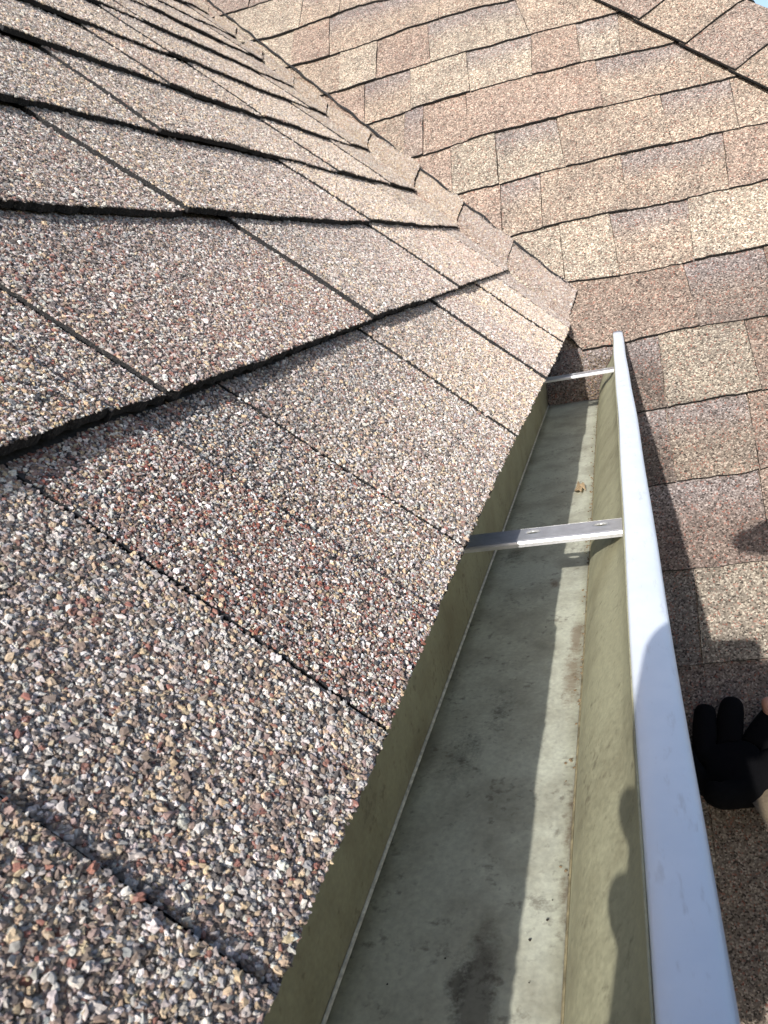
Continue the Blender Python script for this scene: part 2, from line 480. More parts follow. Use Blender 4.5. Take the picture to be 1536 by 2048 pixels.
granule_tiles = []
for n_, (k, lf, rt, tone, rs, band) in enumerate(tilesA):
    dj = lambda y:   .0010 + .0010 * float(np.linalg.norm(posA(np.array(y), np.array(lineA[k][2] + .06), np.array(0.)) - CAM))   # cut joints gape more towards the valley
    tight = lambda y: .0008 if (k == 0 and y < -.30) else dj(y)
    g0 = tight(lf[0]); g1 = GAP if isinstance(rt, str) else tight(rt[0])
    L = lin(lf[0] + g0, lf[1] + g0)
    R = right_valley(k) if isinstance(rt, str) else lin(rt[0] - g1, rt[1] - g1)
    if not isinstance(rt, str):   # never cross the valley
        if rt[0] > valley_y(lineA[k][2]) + .02: continue
    near = lf[0] < .05 and k < 4
    rais = .0017 * float(rs)
    tl = 0.0 if (k == 0 and lf[0] < -.25) else TILT
    lo = (lambda kk: (lambda y: sA(kk, y)))(k); hi = (lambda kk: (lambda y: sA(kk, y)))(k + 1)
    width = (rt[0] if not isinstance(rt, str) else valley_y(lineA[k][2])) - lf[0]
    nu = int(np.clip(width / (.004 if near else .012), 6, 60)) + (11 if isinstance(rt, str) else 0)
    if k == 0: nu = max(nu, 24)
    bt = .0068 if k else .003
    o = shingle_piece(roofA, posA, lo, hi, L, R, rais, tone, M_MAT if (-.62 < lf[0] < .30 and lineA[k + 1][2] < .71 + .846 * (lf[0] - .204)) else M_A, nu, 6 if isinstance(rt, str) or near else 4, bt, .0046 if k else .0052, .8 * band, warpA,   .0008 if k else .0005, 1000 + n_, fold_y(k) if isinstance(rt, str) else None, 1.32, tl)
    granule_tiles.append((k, lo, hi, L, R, rais, tone, bt, .8 * band, tl, isinstance(rt, str)))

# added black strip for the dark line of shadow and dirt along the valley cut
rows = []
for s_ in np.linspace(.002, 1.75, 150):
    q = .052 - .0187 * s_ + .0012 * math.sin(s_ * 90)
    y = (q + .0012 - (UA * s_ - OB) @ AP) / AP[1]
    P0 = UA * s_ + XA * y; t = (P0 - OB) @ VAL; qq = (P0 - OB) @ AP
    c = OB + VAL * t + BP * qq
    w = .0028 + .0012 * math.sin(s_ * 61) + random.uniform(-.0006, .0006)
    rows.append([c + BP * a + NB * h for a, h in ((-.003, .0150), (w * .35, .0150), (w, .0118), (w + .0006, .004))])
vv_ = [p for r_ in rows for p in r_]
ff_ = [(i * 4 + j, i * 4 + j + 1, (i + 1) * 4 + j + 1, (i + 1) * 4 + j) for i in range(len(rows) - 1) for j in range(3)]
mesh_obj('valley_shadow_strip', vv_, ff_, M_CORE, roofA)

# ================================================================== lower roof (B)
roofB = tag(empty('lower_shingled_roof', (0, 0, 0)), 'sunlit pinkish tan shingle roof with a capped hip, running under the gutter', 'roof', kind='thing')
def hipC(x, s, h):      # matching slope beyond the hip
    pass
zs = lambda s: OB + UB * s
sTop, sBot = 2.35, -2.72
P = []
for x, s in [(valley_x(-.10) - .35, sBot), (hip_x(sBot), sBot), (hip_x(sTop), sTop), (valley_x(sTop) - .02, sTop), (valley_x(-.02) - .02, -.02), (valley_x(-.02) - .35, -.35)]:
    P.append(posB(np.array(x), np.array(s), np.array(-.004)))
slab(P, NB * -.012, M_B, 'deck', roofB)
# far slope behind the hip: mirror of B
NC = np.array([math.sin(BE_), 0, math.cos(BE_)]); UC = np.array([-math.cos(BE_), 0, math.sin(BE_)])
H0 = posB(np.array(hip_x(sTop)), np.array(sTop), np.array(-.004)); H1 = posB(np.array(hip_x(sBot)), np.array(sBot), np.array(-.004))
cols4 = np.ones((8, 4), np.float32); cols4[:, :3] = TINT['T']
v4 = [H0, H1, H1 + np.array([0, 3.5, 0]), H0 + np.array([0, .6, 0])]
far = mesh_obj('far_slope', np.array(v4 + [p - NC * .012 for p in v4]), [(0, 1, 2, 3), (7, 6, 5, 4), (0, 4, 5, 1), (1, 5, 6, 2), (2, 6, 7, 3), (3, 7, 4, 0)], M_B, roofB, None, False, cols4)

B_JOINTS = {
 3: [((582, 130), (585, 65), 'C', 0, 0), ((660, 105), (656, 36), 'P', 1, 0), ((878, 33), (877, 0), 'T', 0, 1)],
 4: [((677, 180), (679, 105), 'T', 0, 0), ((753, 152), (752, 92), 'C', 1, 0), ((861, 120), (853, 50), 'P', 0, 0), ((1060, 68), (1028, 8), 'C', 0, 1)],
 5: [((729, 245), (727, 172), 'P', 0, 0), ((822, 222), (818, 142), 'T', 0, 1), ((940, 183), (931, 105), 'C', 1, 0), ((1064, 148), (1062, 75), 'C', 0, 1), ((1162, 125), (1152, 55), 'P', 1, 0), ((1241, 107), (1238, 45), 'C', 0, 1)],
 6: [((808, 316), (808, 225), 'T', 0, 0), ((846, 308), (846, 215), 'M', 1, 1), ((936, 285), (931, 190), 'P', 0, 0), ((1206, 208), (1190, 130), 'P', 1, 0), ((1402, 170), (1397, 100), 'T', 0, 1)],
 7: [((905, 391), (900, 296), 'P', 0, 0), ((998, 370), (989, 268), 'C', 1, 0), ((1131, 331), (1112, 236), 'C', 0, 1), ((1345, 289), (1320, 195), 'T', 1, 0), ((1478, 258), (1460, 158), 'T', 0, 1)],
 8: [((1005, 476), (1000, 372), 'P', 1, 0), ((1086, 457), (1080, 350), 'T', 0, 1), ((1255, 420), (1240, 306), 'T', 1, 0), ((1457, 375), (1446, 266), 'T', 0, 1)],
 9: [((1130, 566), (1118, 450), 'C', 0, 0), ((1240, 552), (1218, 428), 'C', 1, 0), ((1388, 522), (1376, 396), 'T', 0, 1)],
 10: [((1400, 652), (1365, 528), 'P', 1, 0), ((1560, 625), (1527, 494), 'M', 0, 1)],
 11: [((1335, 815), (1317, 672), 'B', 0, 1), ((1524, 781), (1488, 638), 'C', 1, 0)],
 12: [((1352, 962), (1332, 816), 'B', 0, 1), ((1520, 940), (1494, 787), 'T', 0, 1)],
 13: [((1545, 1120), (1518, 940), 'R', 0, 1)],
 14: [((1404, 1328), (1390, 1138), 'G', 0, 0), ((1640, 1310), (1610, 1110), 'C', 1, 0)]}
B_LASTTONE = {3: 'T', 4: 'T', 5: 'T', 6: 'T', 7: 'T', 8: 'P', 9: 'C', 10: 'P', 11: 'P', 12: 'P', 13: 'P', 14: 'T'}
cnt = 0
for i in range(0, B_LAST):
    s_lo = lineB[i][2]; s_hi = s_lo + EB
    if s_lo > 1.95: continue
    xl = max(valley_x(s_lo) - .012, -2.0) if s_lo > -.1 else -.10
    xl_hi = valley_x(s_hi) - .012 if s_lo > -.1 else -.10
    xr = min(hip_low_x(s_lo) + .06, .85)
    clip_hip = hip_low_x(s_lo) + .06 < .95
    js = [(pxB(a)[0], pxB(b)[0], t, r_, bd) for a, b, t, r_, bd in B_JOINTS.get(i, [])]
    js = [j for j in js if j[0] > min(xl, xl_hi) + .03 and j[0] < xr - .02]
    js.sort(key=lambda j: j[0])
    if not js:
        x = (xl if s_lo > -.1 else xl) + random.uniform(.1, .2)
        while x < xr - .06:
            js.append((x, x, random.choice('TCTPM'), random.random() < .5, random.random() < .4)); x += random.uniform(.1, .26)
    else:
        x = js[-1][0] + random.uniform(.12, .24)
        while x < xr - .08:
            js.append((x, x, B_LASTTONE.get(i, 'T') if len(js) < 9 else 'T', random.random() < .5, random.random() < .4)); x += random.uniform(.12, .26)
    edges = [((xl, xl_hi), None)] + [((j[0], j[1]), j) for j in js]
    edges.append(((xr, (min(hip_low_x(s_hi) + .06, .85) if clip_hip else xr)), (0, 0, B_LASTTONE.get(i, random.choice('TPC')), random.random() < .5, 0)))
    for (a, _), (b, jd) in zip(edges[:-1], edges[1:]):
        L = lin(a[0] + .0006, a[1] + .0006); R = lin(b[0] - .0006, b[1] - .0006)
        nu = int(np.clip((b[0] - a[0]) / .012, 4, 26))
        lo = (lambda kk: (lambda x: sB(kk, x)))(i); hi = (lambda kk: (lambda x: sB(kk, x)))(i - 1)
        shingle_piece(roofB, posB, lo, hi, L, R, .0022 if jd[3] else 0, jd[2], M_B, nu, 5, .0058, .0042, .75 * jd[4], warpB, .0008, 5000 + cnt, None, .72 if i > 9 else 1.0)     # lower courses' colour darkened, painting in deeper shade
        cnt += 1

# hip caps
hd = (UB * -HIP_M + XB); hd_len = np.linalg.norm(hd); hd /= hd_len           # down the hip, in B
pB = np.cross(NB, hd); pB /= np.linalg.norm(pB)
if pB @ XB > 0: pB = -pB                                                     # away from the ridge on the B side
pC = hd - 0; 
pC = np.cross(hd, NC); pC -= hd * (pC @ hd); pC /= np.linalg.norm(pC)
if pC @ np.array([0, 1, 0]) < 0: pC = -pC
NR = (NB + NC) / np.linalg.norm(NB + NC)
R0 = posB(np.array(HIP_X), np.array(HIP_S), np.array(.004))
cap_t0 = ((posB(np.array(.2732), np.array(.6135), np.array(.004)) - R0) @ hd)
WB = .152
for q in range(-9, 8):
    t0 = cap_t0 + q * .134            # lower end of this cap
    tone = ('M' if q % 2 else 'T')
    rg = np.random.default_rng(90 + q)
    nw, nl = 16, 5
    W = np.linspace(-WB, WB, nw + 1)
    top = []; bot = []
    for w in W:
        for j in range(nl + 1):
            tt = t0 - j / nl * .152
            if abs(w) < .02:      # rounded fold
                a = (w / .02 + 1) / 2
                off = (pB * .02 * (1 - a) ** 2 + pC * .02 * a ** 2) ; nn = NB * (1 - a) + NC * a
            else:
                off = (pB if w < 0 else pC) * abs(w); nn = NB if w < 0 else NC
            nn = nn / np.linalg.norm(nn)
            h = .012 + .006 * (1 - j / nl) + .0006 * math.sin(w * 60 + q)
            top.append(R0 + hd * (tt + (rg.normal(0, .0006) if j == 0 else 0)) + off + nn * h); bot.append(R0 + hd * tt + off + nn * (h - .0045))
    N = len(top); Wd = nl + 1; ix = lambda i, j: i * Wd + j
    faces = []; mi = []
    for i in range(nw):
        for j in range(nl): faces.append((ix(i, j), ix(i + 1, j), ix(i + 1, j + 1), ix(i, j + 1))); mi.append(0)
    ring = [ix(i, 0) for i in range(nw + 1)] + [ix(nw, j) for j in range(1, nl + 1)] + [ix(i, nl) for i in range(nw - 1, -1, -1)] + [ix(0, j) for j in range(nl - 1, 0, -1)]
    for a, b in zip(ring, ring[1:] + ring[:1]): faces.append((a, a + N, b + N, b)); mi.append(1)
    for i in range(nw):
        for j in range(nl): faces.append((ix(i, j) + N, ix(i, j + 1) + N, ix(i + 1, j + 1) + N, ix(i + 1, j) + N)); mi.append(1)
    a, b, c = np.array(top[faces[0][0]]), np.array(top[faces[0][1]]), np.array(top[faces[0][2]])
    if np.dot(np.cross(b - a, c - a), NB) < 0: faces = [f_[::-1] for f_ in faces]
    cc = np.ones((2 * N, 4), np.float32); cc[:, :3] = np.array(TINT[tone]) * rg.uniform(.95, 1.1)
    mesh_obj('hip_shingle', np.array(top + bot), faces, [M_B, M_CORE], roofB, mi, False, cc)

# ================================================================== granules on the near shingles
def granules():
    pal = {'white': (.58, .57, .555), 'light': (.40, .38, .37), 'tan': (.46, .368, .252), 'brown': (.19, .145, .12), 'mauve': (.25, .185, .17),
           'red': (.22, .085, .065), 'dark': (.035, .035, .04), 'blue': (.25, .265, .285)}
    names = list(pal); P = np.array([pal[n] for n in names])
    mixw = {'C': (.15, .17, .20, .19, .11, .04, .09, .05), 'G': (.17, .19, .14, .19, .10, .04, .12, .05), 'R': (.16, .16, .09, .13, .20, .12, .11, .03),
            'M': (.17, .18, .11, .15, .21, .05, .11, .02), 'T': (.16, .2, .26, .16, .08, .04, .08, .02), 'P': (.14, .18, .2, .12, .16, .10, .08, .02), 'B': (.1, .15, .15, .3, .1, .05, .13, .02)}
    bandw = np.array((.06, .14, .03, .15, .12, .03, .25, .22))
    pts, cols, scl = [], [], []
    for (k, lo, hi, L, R, rais, tone, bt, band, tl, last) in granule_tiles:
        y0 = float(min(L(np.array(0.)), L(np.array(1.)))); y1 = float(max(R(np.array(0.)), R(np.array(1.))))
        if y1 < -.62: continue
        e = float(hi(np.array((y0 + y1) / 2)) - lo(np.array((y0 + y1) / 2)))
        w = y1 - y0
        dm = float(np.linalg.norm(posA(np.array((y0 + y1) / 2), lo(np.array((y0 + y1) / 2)) + e / 2, np.array(.005)) - CAM))
        sp = float(np.clip((.00100 if dm < .22 else .00082) * (max(dm, .30) / .30) ** .58, .00080, .0019))
        nu, nv = max(2, int(w / sp)), max(2, int(e / sp))
        uu, vv = np.meshgrid((np.arange(nu) + .5) / nu, (np.arange(nv) + .5) / nv, indexing='ij')
        uu = uu + rng.uniform(-.62, .62, uu.shape) / nu; vv = vv + rng.uniform(-.62, .62, uu.shape) / nv
        uu = uu.ravel(); vv = vv.ravel()
        ok = (uu > .0002 / w) & (uu < 1 - .0002 / w) & (vv > -.006); uu = uu[ok]; vv = vv[ok]
        Lv, Rv = L(vv), R(vv); y = Lv + (Rv - Lv) * uu
        s0 = lo(y); s1 = hi(y); s = s0 + (s1 - s0) * vv
        h = bt * (1 - vv * (s1 - s0) / (s1 - s0 + .012)) + .0012 + rais + tl * (1 - uu) + warpA(y, s)
        Pw = posA(y, s, h)
        dist = np.linalg.norm(Pw - CAM, axis=1)
        keep = (y > -.62) & (s < np.where(y < .204, .71 + .846 * (y - .204), .71 + .46 * (y - .204)))
        # worn spots where the dark mat shows
        wear = np.sin(y * 210 + 3 * np.sin(s * 160)) * np.sin(s * 190 + 2 * np.sin(y * 120))
        keep &= ~((wear > .93) & (rng.random(len(y)) < .6))
        y, s, Pw, dist, vv = y[keep], s[keep], Pw[keep], dist[keep], vv[keep]
        n = len(y)
        if n == 0: continue
        wts = np.array(mixw[tone]); wts = wts / wts.sum(); bw = bandw / bandw.sum()
        c = rng.choice(len(names), n, p=wts)
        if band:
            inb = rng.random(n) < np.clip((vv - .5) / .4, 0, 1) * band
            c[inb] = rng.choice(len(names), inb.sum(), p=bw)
        cl = P[c] * rng.uniform(.72, 1.28, (n, 1)) * rng.uniform(.95, 1.05, (n, 3))
        avg = (P * wts[:, None]).sum(0)
        cl = avg + (cl - avg) * min(1.0, (.00080 / sp) ** .95)
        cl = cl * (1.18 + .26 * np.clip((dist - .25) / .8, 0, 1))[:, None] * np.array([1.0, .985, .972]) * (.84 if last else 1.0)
        size = np.clip(rng.lognormal(math.log(.00046), .32, n), .00026, .00095) * (sp / .00080)     # radius
        sc = size[:, None] * np.stack([rng.uniform(.8, 1.4, n), rng.uniform(.7, 1.1, n), rng.uniform(.6, .95, n)], 1)
        Pw = Pw + NA * (size * rng.uniform(-.1, .55, n))[:, None]
        pts.append(Pw); cols.append(cl); scl.append(sc)
    # granules clinging to the cut edges are part of the same layer
    pts = np.concatenate(pts); cols = np.concatenate(cols); scl = np.concatenate(scl); n = len(pts)
    me = bpy.data.meshes.new('granules'); me.vertices.add(n); me.vertices.foreach_set('co', pts.astype(np.float32).ravel())
    a = me.attributes.new('gcol', 'FLOAT_COLOR', 'POINT'); a.data.foreach_set('color', np.concatenate([np.clip(cols, 0, 1), np.ones((n, 1))], 1).astype(np.float32).ravel())
    a = me.attributes.new('gscale', 'FLOAT_VECTOR', 'POINT'); a.data.foreach_set('vector', scl.astype(np.float32).ravel())
    rot = np.stack([rng.uniform(-.45, .45, n), rng.uniform(-.45, .45, n) + AL_, rng.uniform(0, 6.28, n)], 1)
    # tilt each granule to lie on the slope: spin about its own axis, then lean with the roof
    eul = np.zeros((n, 3))
    spin = rng.uniform(0, 6.283, n); tx = rng.uniform(-.5, .5, n); ty = rng.uniform(-.5, .5, n)
    from mathutils import Euler
    lean = Matrix.Rotation(AL_, 3, 'Y')
    table = []
    for q in range(512):
        m = lean @ Euler((random.uniform(-.5, .5), random.uniform(-.5, .5), random.uniform(0, 6.283))).to_matrix()
        table.append(tuple(m.to_euler()))
    eul = np.array(table)[rng.integers(0, 512, n)]
    a = me.attributes.new('grot', 'FLOAT_VECTOR', 'POINT'); a.data.foreach_set('vector', eul.astype(np.float32).ravel())
    a = me.attributes.new('gvar', 'INT', 'POINT'); a.data.foreach_set('value', rng.integers(0, 7, n).astype(np.int32))
    me.update()
    o = bpy.data.objects.new('granules', me); col.objects.link(o); o.parent = roofA
    tag(o, 'coarse mixed mineral granules covering the near shingles', kind='stuff')
    g = bpy.data.node_groups.new('scatter_granules', 'GeometryNodeTree')
    g.interface.new_socket('Geometry', in_out='INPUT', socket_type='NodeSocketGeometry')
    g.interface.new_socket('Geometry', in_out='OUTPUT', socket_type='NodeSocketGeometry')
    N = g.nodes; Lk = g.links
    gi = N.new('NodeGroupInput'); go = N.new('NodeGroupOutput')
    g2i = N.new('GeometryNodeGeometryToInstance')
    for v in range(7):
        ico = N.new('GeometryNodeMeshIcoSphere'); ico.inputs['Radius'].default_value = 1; ico.inputs['Subdivisions'].default_value = 1 if v < 4 else 2
        sp = N.new('GeometryNodeSetPosition')
        nz = N.new('ShaderNodeTexNoise'); nz.noise_dimensions = '4D'; nz.inputs['W'].default_value = v * 7.3; nz.inputs['Scale'].default_value = 1.3; nz.inputs['Detail'].default_value = 1.0
        ps = N.new('GeometryNodeInputPosition')
        sub = N.new('ShaderNodeMath'); sub.operation = 'MULTIPLY_ADD'; sub.inputs[1].default_value = 2.8; sub.inputs[2].default_value = -.36
        vm = N.new('ShaderNodeVectorMath'); vm.operation = 'SCALE'
        Lk.new(ps.outputs[0], nz.inputs['Vector']); Lk.new(nz.outputs[0], sub.inputs[0])
        Lk.new(ps.outputs[0], vm.inputs[0]); Lk.new(sub.outputs[0], vm.inputs['Scale'])
        Lk.new(ico.outputs['Mesh'], sp.inputs['Geometry']); Lk.new(vm.outputs[0], sp.inputs['Position'])
        sm = N.new('GeometryNodeSetMaterial'); sm.inputs['Material'].default_value = M_GRAN
        ss = N.new('GeometryNodeSetShadeSmooth'); ss.inputs['Shade Smooth'].default_value = False
        Lk.new(sp.outputs[0], sm.inputs['Geometry']); Lk.new(sm.outputs[0], ss.inputs['Geometry']); Lk.new(ss.outputs[0], g2i.inputs[0])
    iop = N.new('GeometryNodeInstanceOnPoints'); iop.inputs['Pick Instance'].default_value = True
    def attr(name, typ):
        a = N.new('GeometryNodeInputNamedAttribute'); a.data_type = typ; a.inputs['Name'].default_value = name
        return [s for s in a.outputs if s.enabled and s.name == 'Attribute'][0]
    Lk.new(gi.outputs[0], iop.inputs['Points']); Lk.new(g2i.outputs[0], iop.inputs['Instance'])
    Lk.new(attr('gvar', 'INT'), iop.inputs['Instance Index'])
    er = N.new('FunctionNodeEulerToRotation'); Lk.new(attr('grot', 'FLOAT_VECTOR'), er.inputs[0]); Lk.new(er.outputs[0], iop.inputs['Rotation'])
    Lk.new(attr('gscale', 'FLOAT_VECTOR'), iop.inputs['Scale'])
    Lk.new(iop.outputs[0], go.inputs[0])
    md = o.modifiers.new('scatter', 'NODES'); md.node_group = g
    me.materials.append(M_GRAN)
    print('granules', n)
granules()

# ================================================================== gutter
G_DIR = np.array([0.0013, 0.9999, -0.0110])
def gpos(x, z, y):     # cross-section (x, z measured at the camera's y) swept along the gutter
    t = y - CAM[1]
    return np.array([x + G_DIR[0] * t, y, z + G_DIR[2] * t])
RZ = CAM[2] - .1395                      # lip height
FZ = CAM[2] - .2310                      # floor height
XI, XO = CAM[0] - .041 * .1395, CAM[0] + .068 * .1395
XB_, XF = CAM[0] - .535 * .231, CAM[0] - .166 * .231
Y_NEAR = -1.05
gut = tag(empty('rain_gutter', tuple(gpos((XB_ + XF) / 2, FZ, -.3))), 'open aluminium rain gutter running along the eave, white front lip', 'gutter')
gl = np.array(gut.location)
_g = np.array(gut.location)
def gut_px(px, depth=.2300):      # point of the gutter floor seen at a photo pixel
    Gx = np.array([1, 0, 0]) - G_DIR * G_DIR[0]; Gx /= np.linalg.norm(Gx); Gz = np.cross(Gx, G_DIR)
    dd = ray(px); return CAM + dd * (depth / -(dd @ Gz))
def stain(px, rx, ry, thr, c): return (tuple(gut_px(px) - _g), (rx, ry), thr, c)
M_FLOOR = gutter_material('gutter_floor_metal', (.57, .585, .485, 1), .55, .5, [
    stain((950, 2000), .013, .050, .22, (.045, .028, .022, 1)), stain((915, 1960), .010, .03, .40, (.05, .035, .028, 1)),
    stain((1030, 1112), .030, .045, .50, (.05, .045, .035, 1)), stain((1110, 1165), .010, .02, .42, (.20, .12, .06, 1)),
    stain((1155, 1270), .009, .045, .30, (.20, .125, .075, 1)), stain((1145, 1350), .014, .09, .40, (.22, .15, .09, 1)),
    stain((1150, 1650), .012, .06, .40, (.19, .12, .07, 1)), stain((1140, 1800), .012, .05, .45, (.2, .14, .09, 1)),
    stain((930, 1500), .05, .12, .62, (.12, .12, .10, 1)), stain((1000, 1420), .03, .10, .60, (.11, .10, .08, 1))])
def end_y(z):          # the gutter is cut to the slope of the lower roof
    tb = math.tan(BE_); return (z - G_DIR[2] * CAM[1] + OB[1] * tb - .013) / (tb - G_DIR[2])
def sweep(name, prof, mat, th, ny=60, wob=0.0, bev=None):
    prof = np.array(prof); n = len(prof)
    verts = []; faces = []
    tv = np.linspace(0, 1, ny + 1)
    for i, t in enumerate(tv):
        for (x, z) in prof:
            y = Y_NEAR + (end_y(min(z, RZ)) - Y_NEAR) * t
            w = wob * (math.sin(y * 9 + 1) + .6 * math.sin(y * 23)) if wob else 0
            verts.append(gpos(x + w, z, y))
    for i in range(ny):
        for j in range(n - 1): faces.append((i * n + j, i * n + j + 1, (i + 1) * n + j + 1, (i + 1) * n + j))
    o = mesh_obj(name, verts, faces, mat, gut, None, True)
    md = o.modifiers.new('sheet', 'SOLIDIFY'); md.thickness = th; md.offset = 0
    return o
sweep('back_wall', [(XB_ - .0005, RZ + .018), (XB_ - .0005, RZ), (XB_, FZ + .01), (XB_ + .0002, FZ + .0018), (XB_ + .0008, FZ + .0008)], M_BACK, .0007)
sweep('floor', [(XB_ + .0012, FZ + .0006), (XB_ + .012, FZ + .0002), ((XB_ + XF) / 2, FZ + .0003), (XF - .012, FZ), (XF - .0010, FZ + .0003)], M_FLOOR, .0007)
h_ = RZ - FZ
fw = [(XF - .0006, FZ + .0004), (XF + .0003, FZ + .0014), (XF + .0015, FZ + .010), (XF + .0045, FZ + .022), (XF + .010, FZ + .034), (XF + .0175, FZ + .045),
      (XF + .0250, FZ + .054), (XF + .0300, FZ + .064), (XI - .0016, FZ + .075), (XI - .0008, RZ - .0012)]
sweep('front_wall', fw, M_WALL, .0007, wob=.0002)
lip = [(XI - .0002, RZ - .0022), (XI + .0001, RZ - .0006), (XI + .0008, RZ), (XI + .004, RZ + .0003), ((XI + XO) / 2, RZ + .0004), (XO - .003, RZ - .0002), (XO - .001, RZ - .0009), (XO - .0002, RZ - .0024), (XO, RZ - .005), (XO - .0003, RZ - .013), (XO - .0024, RZ - .0150), (XO - .006, RZ - .0150)]
sweep('front_lip', lip, M_RIM, .0008, wob=.0004)
M_CREASE = plain('worn_crease', (.62, .61, .52), .6, .2, .35, 260)
sweep('crease', [(XB_ + .0009, FZ + .0022), (XB_ + .0013, FZ + .0014), (XB_ + .0022, FZ + .0012)], M_CREASE, .0003, wob=.00015)
M_GRIME = plain('grime_line', (.23, .20, .12), .9, 0, .5, 200)
sweep('grime_line', [(XF - .0014, FZ + .0009), (XF - .0009, FZ + .0010), (XF - .0004, FZ + .0016)], M_GRIME, .0003, wob=.00025)

def hanger(yc, width):
    z = CAM[2] - .163
    x0, x1 = XB_ + .001, XI - .0026
    bm = bmesh.new()
    def P(x, y, dz=0): return Vector(tuple(gpos(x, z + dz, y) - gl))
    outer = [P(x0, yc - width / 2), P(x1, yc - width / 2), P(x1, yc + width / 2), P(x0, yc + width / 2)]
    ov = [bm.verts.new(p) for p in outer]
    ed = [bm.edges.new((ov[i], ov[(i + 1) % 4])) for i in range(4)]
    holes = []
    for hx in (x0 + (x1 - x0) * .50, x0 + (x1 - x0) * .885):
        ring = [bm.verts.new(P(hx + .0050 * math.cos(a), yc + .002 + .0034 * math.sin(a))) for a in np.linspace(0, 2 * math.pi, 13)[:-1]]
        ed += [bm.edges.new((ring[i], ring[(i + 1) % 12])) for i in range(12)]
    bmesh.ops.triangle_fill(bm, use_beauty=True, edges=ed)
    for f_ in list(bm.faces):
        c = f_.calc_center_median() + Vector(tuple(gl))
        for hx in (x0 + (x1 - x0) * .50, x0 + (x1 - x0) * .885):
            cen = gpos(hx, z, yc + .002)
            if ((c.x - cen[0]) / .0050) ** 2 + ((c.y - cen[1]) / .0034) ** 2 < .9: bm.faces.remove(f_); break
    # turned-down flange towards the viewer, small one at the back
    for yy, sgn in ((yc - width / 2, -1), (yc + width / 2, 1)):
        prof = [(0, 0), (.0010 * sgn, -.0005), (.0015 * sgn, -.0015), (.0016 * sgn, -.0036)]
        rows = [[bm.verts.new(P(x, yy + a, b)) for x in (x0, (x0 + x1) / 2, x1)] for a, b in prof]
        for r0, r1 in zip(rows, rows[1:]):
            for i in range(2): bm.faces.new((r0[i], r0[i + 1], r1[i + 1], r1[i]))
    bmesh.ops.recalc_face_normals(bm, faces=bm.faces)
    o = bm_obj('hanger', bm, M_STRAP, gut)
    md = o.modifiers.new('sheet', 'SOLIDIFY'); md.thickness = .0012; md.offset = 0
    # raised burr round each screw hole
    for hx in (x0 + (x1 - x0) * .50, x0 + (x1 - x0) * .885):
        b2 = bmesh.new()
        rings = []
        for rr, dz in ((.98, -.0004), (1.04, .0010), (1.16, .0007)):
            rings.append([b2.verts.new(P(hx + .0050 * rr * math.cos(a), yc + .002 + .0034 * rr * math.sin(a), dz)) for a in np.linspace(0, 2 * math.pi, 17)[:-1]])
        for r0, r1 in zip(rings, rings[1:]):
            for i in range(16): b2.faces.new((r0[i], r0[(i + 1) % 16], r1[(i + 1) % 16], r1[i]))
        bm_obj('punched_rim', b2, M_STRAP, o, True)
    return o
hanger(-.142, .0200)
hanger(.500, .0200)

# fascia board, drip edge and soffit behind the gutter, wall under the eave
fas = tag(empty('fascia', (-.05, -.2, -.05)), 'painted fascia board and soffit hidden behind the gutter', 'fascia')
def boxv(x0, x1, y0, y1, z0, z1):
    v = [(x, y, z) for x in (x0, x1) for y in (y0, y1) for z in (z0, z1)]
    return v, [(0, 1, 3, 2), (4, 6, 7, 5), (0, 4, 5, 1), (2, 3, 7, 6), (0, 2, 6, 4), (1, 5, 7, 3)]
yB = lambda z: OB[1] + z / math.tan(BE_) - .022
v, f_ = boxv(XB_ - .024, XB_ - .0035, -1.6, .9, -.20, -.0005)
v = [(x, y, (z if z < -.1 else -x * math.tan(AL_) - .026)) for x, y, z in v]
v = [(x, min(y, yB(z)), z) for x, y, z in v]
mesh_obj('fascia_board', v, f_, M_WOOD, fas)
v, f_ = boxv(-.40, XB_ - .0245, -1.6, .55, -.200, -.190); mesh_obj('soffit', v, f_, M_WOOD, fas)
wl = tag(empty('house_wall', (-.38, -.5, -1.8)), 'pale house wall beneath the eave on the left', 'wall')
v, f_ = boxv(-.52, -.38, -1.6, .55, -3.6, -.2005); mesh_obj('siding', v, f_, M_SIDING, wl)

# ================================================================== things in the gutter
# dry leaf scrap
c = gut_px((1160, 980))
bm = bmesh.new()
pr = [(-.011, -.004), (-.006, -.012), (-.001, -.008), (.004, -.013), (.007, -.004), (.013, -.006), (.010, .004), (.006, .010), (.001, .007), (-.004, .012), (-.008, .004)]
cen = bm.verts.new(Vector((c[0], c[1], c[2] + .006)))
vs = [bm.verts.new(Vector((c[0] + a * .50, c[1] + b * 1.35, c[2] + .0014 + .0042 * abs(math.sin(i * 1.9))))) for i, (a, b) in enumerate(pr)]
md_ = [bm.verts.new((v_.co + cen.co) / 2 + Vector((0, 0, .0012 * math.cos(i * 2.3)))) for i, v_ in enumerate(vs)]
for i in range(len(vs)):
    j = (i + 1) % len(vs)
    bm.faces.new((md_[i], md_[j], cen)); bm.faces.new((vs[i], vs[j], md_[j], md_[i]))
lf = bm_obj('dry_leaf', bm, M_LEAF); tag(lf, 'small crumpled tan leaf scrap lying on the gutter floor', 'leaf')
s_ = lf.modifiers.new('blade', 'SOLIDIFY'); s_.thickness = .0006

